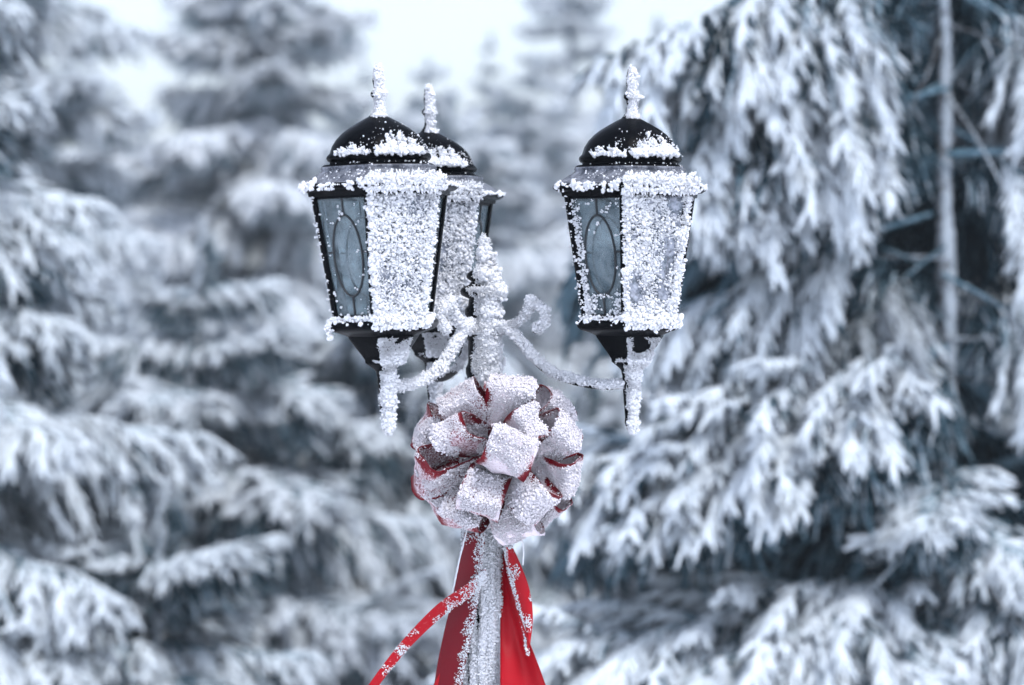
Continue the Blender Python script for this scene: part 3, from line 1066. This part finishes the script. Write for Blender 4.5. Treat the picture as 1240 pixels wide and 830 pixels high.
# right-hand tails: a bulging one and a broad one below it
ribbon_tail('ribbon_tail', [(609, 655, -.05), (615, 690, -.052), (624, 725, -.055), (633, 762, -.058), (638, 792, -.06)],
            [(617, 655, -.045), (632, 688, -.058), (642, 718, -.066), (645, 750, -.066), (640, 794, -.062)], m_redfree, 71,
            lambda t, s: .16 * np.exp(-((s - .2) / .2) ** 2) + .25 * np.exp(-(t / .12) ** 2), lambda t, s: .75 * np.exp(-((s - (.05 + .1 * t)) / .16) ** 2) * (t < .95) + .9 * np.exp(-(t / .07) ** 2), curl=.006, label='bright red tail bulging beside the post')
ribbon_tail('ribbon_tail', [(607, 662, -.01), (606, 720, -.015), (606, 770, -.035), (606, 830, -.07), (606, 1000, -.08)],
            [(612, 662, -.042), (623, 725, -.052), (638, 770, -.066), (660, 828, -.055), (705, 960, -.04)], m_redfree, 72,
            lambda t, s: -.15 + 0 * t, None, curl=-.016, folds=.0045, label='broad clean red tail spreading downwards')
ribbon_tail('ribbon_tail', [(563, 645, -.03), (550, 715, -.028), (537, 770, -.028), (526, 830, -.03), (512, 960, -.03)],
            [(588, 645, -.058), (581, 715, -.058), (569, 780, -.056), (560, 830, -.055), (550, 960, -.055)], m_red, 73,
            lambda t, s: -.30 + .55 * np.clip(s - .45, 0, 1), lambda t, s: np.clip((s - .66) * 2.4, -.4, .8) + .55 * np.exp(-(t / .12) ** 2), dens=2.0, label='dark red tail half under frost')
ribbon_tail('ribbon_tail', [(526, 828, -.03), (520, 842, -.032), (505, 880, -.034), (480, 960, -.034)],
            [(540, 800, -.024), (538, 842, -.024), (530, 880, -.024), (520, 960, -.024)], m_redfree, 76, lambda t, s: 0 * t)
# the thin curling ribbon that blows out to one side
ribbon_tail('curling_ribbon', [(588, 688, -.064), (566, 707, -.070), (531, 731, -.075), (497, 765, -.075), (471, 796, -.07), (446, 830, -.066), (420, 870, -.06)],
            [(590, 702, -.060), (571, 722, -.066), (539, 744, -.072), (504, 776, -.072), (479, 804, -.068), (456, 834, -.064), (430, 874, -.058)], m_redfree, 74,
            lambda t, s: .10 + .2 * np.clip(.35 - t, 0, 1) + 0 * s, lambda t, s: (.02 + .5 * (t < .4)) * np.exp(-((s - .95) / .25) ** 2) + 1.0 * np.exp(-(t / .15) ** 2), curl=.002, label='thin curling ribbon blowing out to one side')
# fine ties
for pts_ in ([(566, 640, -.06), (556, 680, -.062), (549, 715, -.062), (544, 742, -.058)], [(624, 648, -.06), (632, 655, -.064), (634, 668, -.064), (633, 684, -.06)]):
    A = spline([pt(*p) - BC for p in pts_], 30)
    V, F = sweep(A[None], np.full((1, 30), .0014), 6, .3)
    obj('tie', MB().add(V, F, 0, .4), m_frost, bow)


# ------------------------------------------------------------------ spruces
def make_bough(L, seed, hang=0.6, dens=1.2, bare=0.0):
    """A frosted spruce bough along +X: an axis, drooping side branches and their short twigs with needles."""
    g = np.random.default_rng(seed)
    mb = MB()

    def axis(t):
        t = np.asarray(t, float)
        return np.stack([L * t * (1 - .04 * t), .04 * L * np.sin(3 * t + seed), L * (-.04 * t - .20 * t ** 2 + .09 * t ** 4)], -1)
    K0 = 16
    A = axis(np.linspace(0, 1, K0))
    V, F = sweep(A[None], (np.linspace(.012 if bare else .020, .008, K0) * (L / 1.6) ** .5)[None], 7, .2)
    mb.add(V, F, 0, np.repeat(np.clip(np.linspace(.3 if bare else .25, .9, K0), 0, 1), 7))
    # side branches
    ns = int(L / .047 * dens)
    t = np.concatenate([np.linspace(.07 + bare, .985, ns) + g.normal(0, .006, ns), np.linspace(.09 + bare, .985, ns) + g.normal(0, .006, ns)])
    t = np.clip(t, .04, .99)
    sd_ = np.concatenate([np.ones(ns), -np.ones(ns)])
    n_ = len(t)
    ph_ = np.radians(62 - 30 * t + g.normal(0, 9, n_))
    el = g.normal(.10, .20, n_)
    ln = L * (.11 + .33 * np.sin(np.pi * np.clip(t * .80 + .14, 0, 1)) ** .9) * g.uniform(.6, 1.12, n_) * (1 - .35 * t)
    d0 = norm(np.stack([np.cos(ph_), sd_ * np.sin(ph_), el], -1))
    K1 = 8
    q = np.linspace(0, 1, K1)
    dr = hang * g.uniform(.55, 1.3, n_)
    b0 = axis(t)
    P1 = b0[:, None] + d0[:, None] * (ln[:, None] * q[None] * (1 - .22 * dr[:, None] * q[None]))[..., None]
    P1[..., 2] -= dr[:, None] * ln[:, None] * q[None] ** 1.7
    P1 += g.normal(0, .006, P1.shape) * q[None, :, None]
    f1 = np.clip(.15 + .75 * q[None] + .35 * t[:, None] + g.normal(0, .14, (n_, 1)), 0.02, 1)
    V, F = sweep(P1, .0105 * (1.05 - .45 * q)[None] * np.ones((n_, 1)), 6, .3)
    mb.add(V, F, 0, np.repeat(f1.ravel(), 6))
    # twigs
    base, dirs, lens, fr_ = [], [], [], []
    for i in range(n_):
        m = max(2, int(ln[i] / .026 * dens))
        for s2 in (-1, 1):
            qq = np.clip(np.linspace(.10, 1.0, m) + g.normal(0, .015, m), .03, 1)
            x = qq * (K1 - 1)
            j = np.minimum(x.astype(int), K1 - 2)
            fj = (x - j)[:, None]
            p = P1[i, j] * (1 - fj) + P1[i, j + 1] * fj
            T = norm(P1[i, j + 1] - P1[i, j])
            sv = norm(np.cross(T, [0, 0, 1.0]) + 1e-6)
            dd = norm(T * .95 + sv * s2 * g.uniform(.28, .6, (m, 1)) + np.array([0, 0, -1]) * g.uniform(-.1, .55, (m, 1)) * (hang + .2) + g.normal(0, .075, (m, 3)))
            base.append(p)
            dirs.append(dd)
            lens.append(g.uniform(.065, .150, m) * (1.1 - .35 * qq) * (.75 + .25 * min(1, ln[i] / .3)))
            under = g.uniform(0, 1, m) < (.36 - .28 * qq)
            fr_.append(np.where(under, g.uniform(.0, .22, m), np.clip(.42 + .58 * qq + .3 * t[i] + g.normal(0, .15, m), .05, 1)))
    # tip spray
    base, dirs, lens, fr_ = np.concatenate(base), np.concatenate(dirs), np.concatenate(lens), np.concatenate(fr_)
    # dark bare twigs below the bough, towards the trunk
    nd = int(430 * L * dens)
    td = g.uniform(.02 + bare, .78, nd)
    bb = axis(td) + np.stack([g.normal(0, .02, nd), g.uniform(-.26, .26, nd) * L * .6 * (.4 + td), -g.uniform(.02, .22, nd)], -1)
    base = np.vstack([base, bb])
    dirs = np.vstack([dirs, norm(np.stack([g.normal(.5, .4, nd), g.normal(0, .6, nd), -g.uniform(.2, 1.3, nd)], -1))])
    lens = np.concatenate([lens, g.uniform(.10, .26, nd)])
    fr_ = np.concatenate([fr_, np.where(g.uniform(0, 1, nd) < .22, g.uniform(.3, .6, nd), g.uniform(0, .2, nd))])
    K2 = 4
    q2 = np.linspace(0, 1, K2)
    P2 = base[:, None] + dirs[:, None] * (lens[:, None] * q2)[..., None]
    P2[..., 2] -= (lens[:, None] * q2[None] ** 2) * .22
    N2 = len(base)
    r2 = (.0038 + .0034 * fr_)[:, None] * np.array([.8, 1.15, 1.0, .35])[None] * g.uniform(.8, 1.25, (N2, 1))
    V, F = sweep(P2, r2, 5, .3)
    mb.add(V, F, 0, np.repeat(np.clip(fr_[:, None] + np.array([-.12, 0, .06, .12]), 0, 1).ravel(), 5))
    # needles in rime
    M = 11
    ii_ = np.repeat(np.arange(N2), M)
    qn = g.uniform(.05, 1, len(ii_))
    pb = base[ii_] + dirs[ii_] * (lens[ii_] * qn)[:, None]
    pb[:, 2] -= lens[ii_] * qn ** 2 * .22
    rd = g.normal(0, 1, (len(ii_), 3))
    rd = norm(rd - dirs[ii_] * (rd * dirs[ii_]).sum(1, keepdims=True))
    nd_ = norm(dirs[ii_] * .75 + rd * .8)
    ll = g.uniform(.012, .024, len(ii_))
    sde = norm(np.cross(nd_, rd + .01)) * .0022
    up_ = np.cross(norm(sde), nd_) * .0022
    pb = pb + rd * .004
    NV = np.stack([pb + sde, pb - sde * .5 + up_ * .9, pb - sde * .5 - up_ * .9, pb + nd_ * ll[:, None]], 1)
    nf = np.clip(fr_[ii_] + g.normal(0, .08, len(ii_)), 0, 1)
    o = (np.arange(len(ii_)) * 4)[:, None]
    F = np.concatenate([o + np.array([0, 1, 3]), o + np.array([1, 2, 3]), o + np.array([2, 0, 3])])
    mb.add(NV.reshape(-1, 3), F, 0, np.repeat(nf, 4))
    return mb.mesh('bough', m_twig)


BOUGHS_L = [make_bough(1.6, 900 + i, h) for i, h in enumerate((.35, .55, .8, 1.0))]
BOUGHS_S = [make_bough(0.85, 950 + i, h) for i, h in enumerate((.3, .55, .85))]


BOUGHS_B = [make_bough(1.4, 980 + i, h, 1.2, .17) for i, h in enumerate((.5, .75, .95))]     # bare towards the trunk
VARIANT = {}


def with_mat(me, mat):
    """The same bough mesh with needle colours shaded or paled for haze (kept once per mesh and material)."""
    if me.materials[0] == mat:
        return me
    if (me.name, mat.name) not in VARIANT:
        c_ = me.copy()
        c_.materials.clear()
        c_.materials.append(mat)
        VARIANT[(me.name, mat.name)] = c_
    return VARIANT[(me.name, mat.name)]


def make_trunk(H, r0, parent, seed, rime=0.45, stubs=26):
    g = np.random.default_rng(seed)
    n = 260
    z = np.linspace(-.15, H, n)
    P = np.stack([.02 * np.sin(z * 1.7 + seed) + .006 * np.sin(z * 5.1), .012 * np.cos(z * 1.1 + seed), z], -1)
    rr = r0 * np.clip(1 - z / (H * 1.02), .02, 1) ** .75
    ns = 16
    a = np.arange(ns) / ns * 2 * math.pi
    V = P[:, None] + (rr[:, None, None] * (1 + .3 * g.uniform(-1, 1, (n, ns, 1)) + .25 * wob(P * 9, 1, seed)[:, None, None])) * np.stack([np.cos(a), np.sin(a), np.zeros(ns)], -1)[None]
    i = np.arange(n * ns).reshape(n, ns)
    F = np.stack([i[:-1], np.roll(i, -1, 1)[:-1], np.roll(i, -1, 1)[1:], i[1:]], -1).reshape(-1, 4)
    wnd = np.stack([np.cos(a), np.sin(a), 0 * a], -1) @ WIND
    mb = MB().add(V.reshape(-1, 3), F, 0, np.broadcast_to(rime + .35 * wnd[None], (n, ns)).ravel())
    # thin dead limbs
    zb = g.uniform(.2, H * .7, stubs)
    az = g.uniform(0, 6.28, stubs)
    ln = g.uniform(.25, .75, stubs)
    K = 6
    q = np.linspace(0, 1, K)
    D = np.stack([np.cos(az), np.sin(az), g.uniform(-.5, .1, stubs)], -1)
    Pb = np.stack([0 * zb, 0 * zb, zb], -1)[:, None] + D[:, None] * (ln[:, None] * q)[..., None]
    Pb[..., 2] -= .15 * ln[:, None] * q[None] ** 2
    Pb += g.normal(0, .012, Pb.shape) * q[None, :, None]
    V, F = sweep(Pb, (.007 * (1.1 - .7 * q))[None] * np.ones((stubs, 1)), 5, .2)
    mb.add(V, F, 0, np.repeat(g.uniform(.1, .6, stubs), K * 5))
    return obj('trunk', mb, m_bark, parent)


def put_bough(tree, z, az, pitch, length, roll=0.0, variant=None, g=random, wide=1.0, bare=False):
    if bare:
        me, L0 = BOUGHS_B[variant % 3 if variant is not None else g.randrange(3)], 1.4
    elif length > 1.05:
        me, L0 = BOUGHS_L[variant if variant is not None else g.randrange(4)], 1.6
    else:
        me, L0 = BOUGHS_S[variant % 3 if variant is not None else g.randrange(3)], .85
    o = link('bough', me, tree)
    s = length / L0
    o.location = (0, 0, z)
    o.rotation_euler = (Matrix.Rotation(az, 3, 'Z') @ Matrix.Rotation(-pitch, 3, 'Y') @ Matrix.Rotation(roll, 3, 'X')).to_euler()
    o.scale = (s, s * wide * (1 if g.random() < .5 else -1), s)
    return o


GROUP = 'frosted spruces behind the lamp post'


def spruce(label, x, y, H, Rm, seed, per=5, step=.34, z0=.25, special=(), avoid=None, trunk_r=None, nmax=95, rime=.45, base_pitch=-8, mat=None, shade_back=True, bare=False):
    g = random.Random(seed)
    t = thing('spruce', label, 'spruce tree', (x, y, -.05), GROUP)
    make_trunk(H, trunk_r or H * .011 + .02, t, seed, rime)
    n = 0
    for sp in special:
        put_bough(t, *sp[:4], g=g, roll=sp[4] if len(sp) > 4 else 0, variant=sp[5] if len(sp) > 5 else None, wide=sp[6] if len(sp) > 6 else 1.0, bare=bare and len(sp) < 8)
        n += 1
    z = z0
    a0 = g.uniform(0, 6.28)
    slots = []
    while z < H - .12:
        f = z / H
        ln = Rm * (1 - f) ** .85 * (.55 + .45 * min(1, (z + .3) / .8)) + .13
        k = max(3, round(per * (1 - .35 * f)))
        for j in range(k):
            az = a0 + j * 2 * math.pi / k + g.uniform(-.3, .3)
            slots.append((z + g.uniform(-.09, .09), az, ln * g.uniform(.78, 1.15), f))
        a0 += 2.4
        z += step * (1 - .35 * f)
    if avoid:
        slots = [s_ for s_ in slots if not avoid(*s_[:3])]
    if len(slots) > nmax - n:
        idx = sorted(range(len(slots)), key=lambda i: (i * 0.618034) % 1.0)[:nmax - n]
        slots = [slots[i] for i in sorted(idx)]
    for (zz, az, ln, f) in slots:
        bo = put_bough(t, zz, az, R_(base_pitch + 34 * f + g.uniform(-9, 9)), ln, g.uniform(-.25, .25), g=g, bare=bare and zz > 1.3)
        if shade_back and 62 < math.degrees(az) % 360 < 168:      # back boughs take the needles with shade in their colour
            bo.data = with_mat(bo.data, m_twig_shaded)
    # leader
    o = link('bough', BOUGHS_S[0], t)
    o.location = (0, 0, H - .35)
    o.rotation_euler = (0, -math.pi / 2, 0)
    o.scale = (.5, .28, .28)
    if mat:
        for c_ in t.children:
            if c_.name.startswith('bough'):
                c_.data = with_mat(c_.data, mat)
    return t


def at_px(px, y):
    return pt(px, 340, y)[0]


def zpx(py, y):
    return pt(620, py, y)[2] + .05


# azimuth: 0 = to the right, 90 = away from the camera, 180 = to the left, 270 = towards the camera
YR = 4.1
dg = R_
near_right = [
    (zpx(112, YR), dg(196), dg(-8), 1.10, .2, 2, 1.2),
    (zpx(100, YR), dg(206), dg(-24), .9, .2, 3, 1.0),
    (zpx(104, YR), dg(190), dg(-18), .95, .3, 2, 1.2),
    (zpx(425, YR), dg(188), dg(-9), 1.60, .15, 0, 1.0, 1),
    (zpx(440, YR), dg(200), dg(-14), 1.30, .15, 0, 1.0, 1),
    (zpx(430, YR), dg(212), dg(-12), .80, .2, 1, 1.0, 1),
    (zpx(570, YR), dg(255), dg(-8), .52, .1, 0, 1.2, 1),
    (zpx(255, YR), dg(186), dg(-12), 1.15, .1, 1, 1.0),
    (zpx(690, YR), dg(191), dg(-3), 1.75, .1, 0, 1.0, 1),
    (zpx(700, YR), dg(207), dg(-5), 1.30, .1, 1, 1.0, 1),
    (zpx(740, YR), dg(235), dg(-10), .85, .1, 1, 1.1, 1),
    (zpx(720, YR), dg(318), dg(-14), .8, .2, 1, 1.1, 1),
    (zpx(300, YR), dg(200), dg(-30), .75, .2, 2, 1.0),
    (zpx(-20, YR), dg(186), dg(-26), 1.2, .2, 2, 1.1),
    (zpx(-30, YR), dg(2), dg(-28), .9, .2, 2, 1.0),
    (zpx(150, YR), dg(355), dg(-26), .8, .2, 1, 1.0),
    (zpx(330, YR), dg(0), dg(-24), .85, .2, 2, 1.0),
    (zpx(-70, YR), dg(188), dg(-12), 1.25, .2, 2, 1.1),
    (zpx(-60, YR), dg(200), dg(-22), 1.0, .2, 2, 1.1),
    (zpx(610, YR), dg(312), dg(-20), .55, .2, 1, 1.1, 1),
    (zpx(700, YR), dg(318), dg(-14), .8, .2, 1, 1.1, 1),
    (zpx(300, YR), dg(200), dg(-30), .75, .2, 2, 1.0),
]


def clear_front(z, az, ln):
    """The boughs on the camera's side near eye level are the ones listed by hand."""
    a = math.degrees(az) % 360
    return ((168 < a or a < 8) and .3 < z < 3.6) or (205 < a < 350 and 2 < z < 4.6)


spruce('tall frosted spruce with its bare pale trunk showing, nearest behind the lamp', at_px(1140, YR), YR, 7.2, 1.75, 11, 6, .30, .3, near_right, clear_front, .036, 98, .42, -12, bare=True)

# left edge
YL = 5.6
XL = at_px(-175, YL)
spruce('frosted spruce reaching in from the left edge of the photo', XL, YL, 4.4, 1.55, 12, 6, .30, .25,
       [(zpx(430, YL), dg(-30), dg(-6), 1.15, .1, 1, 1.1), (zpx(690, YL), dg(-34), dg(-4), .95, .1, 0, 1.1), (zpx(330, YL), dg(-10), dg(-4), .9, .1, 1, 1.1)], None, None, 95, .45, -10)
others = [
    # label, px, depth, height, radius, seed, layer spacing
    ('slender frosted spruce rising behind the left edge tree', 0, 14.5, 7.6, 1.6, 21, .42),
    ('tall hazy spruce with spreading boughs, its trunk left of the front lantern', 325, 20.0, 6.4, 2.5, 22, .52),
    ('frosted spruce filling the gap just left of the bow', 540, 22.0, 3.9, 2.8, 23, .42),
    ('low bushy spruce in front of the hazy tall one, lower left', 235, 8.0, 2.1, 1.6, 24, .34),
    ('small bushy spruce behind the hanging ribbons', 450, 9.0, 2.05, 1.6, 25, .34),
    ('pale spruce right behind the single lantern', 790, 24.0, 4.9, 2.7, 26, .48),
    ('knee-high young spruce at the bottom, right beside the red tails', 700, 9.2, 1.35, 1.2, 36, .26),
    ('knee-high young spruce at the bottom edge, lower left', 185, 5.6, 1.0, 1.0, 37, .24),
    ('spruce at the right edge reaching towards the bare pale trunk', 1400, 6.4, 7.0, 1.1, 27, .38),
    ('spruce with shade painted into its needles behind the near tall tree', 1085, 9.0, 7.5, 1.35, 32, .38),
    ('spruce with shade painted into its needles behind the bare pale trunk, at the right edge', 1330, 9.4, 7.5, 1.7, 33, .38),
    ('far pale spruce with a pointed top, between the lanterns', 592, 56.0, 8.0, 1.9, 28, .7),
    ('very tall far spruce fading into the haze above the single lantern', 692, 54.0, 13.5, 2.4, 29, .8),
    ('far hazy spruce partly hidden by the rear lantern roof', 515, 40.0, 5.9, 3.2, 34, .6),
    ('broad far spruce in the haze just left of the single lantern', 645, 42.0, 6.2, 3.2, 35, .6),
    ('far spruce glimpsed low between the two trees at the left edge', 50, 34.0, 4.6, 2.6, 38, .5),
    ('far hazy spruce against the sky at upper left', 150, 50.0, 5.9, 3.6, 30, .62),
    ('far hazy spruce peeping between two nearer trees above the front lantern', 440, 46.0, 6.3, 3.3, 31, .6),
]
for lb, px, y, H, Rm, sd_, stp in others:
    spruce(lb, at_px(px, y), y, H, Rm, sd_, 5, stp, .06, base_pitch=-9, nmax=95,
           mat=m_twig_shaded if sd_ in (32, 33) else m_twig_white if y > 18 else m_twig_mid if sd_ in (21, 24, 25, 36) else None, shade_back=sd_ in (27, 32))

# ------------------------------------------------------------------ freezing haze
hz = MB()
x0, x1, y0, y1, zb, zt = -60, 60, -8, 90, -1.3, 15.5
hv = [(x0, y0, zb), (x1, y0, zb), (x1, y1, zb), (x0, y1, zb), (x0, y0, zt), (x1, y0, zt), (x1, y1, zt), (x0, y1, zt)]
hz.add(hv, [(3, 2, 1, 0), (4, 5, 6, 7), (0, 1, 5, 4), (1, 2, 6, 5), (2, 3, 7, 6), (3, 0, 4, 7)])
m_haze = bpy.data.materials.new('freezing_haze')
m_haze.use_nodes = True
n = m_haze.node_tree
n.nodes.clear()
out = n.nodes.new('ShaderNodeOutputMaterial')
pv = n.nodes.new('ShaderNodeVolumePrincipled')
pv.inputs['Color'].default_value = (0.82, 0.92, 0.98, 1)
pv.inputs['Density'].default_value = 0.0014
pv.inputs['Anisotropy'].default_value = 0.0
n.links.new(pv.outputs[0], out.inputs['Volume'])
ho = obj('haze', hz, m_haze, None, False)
ho['kind'] = 'stuff'
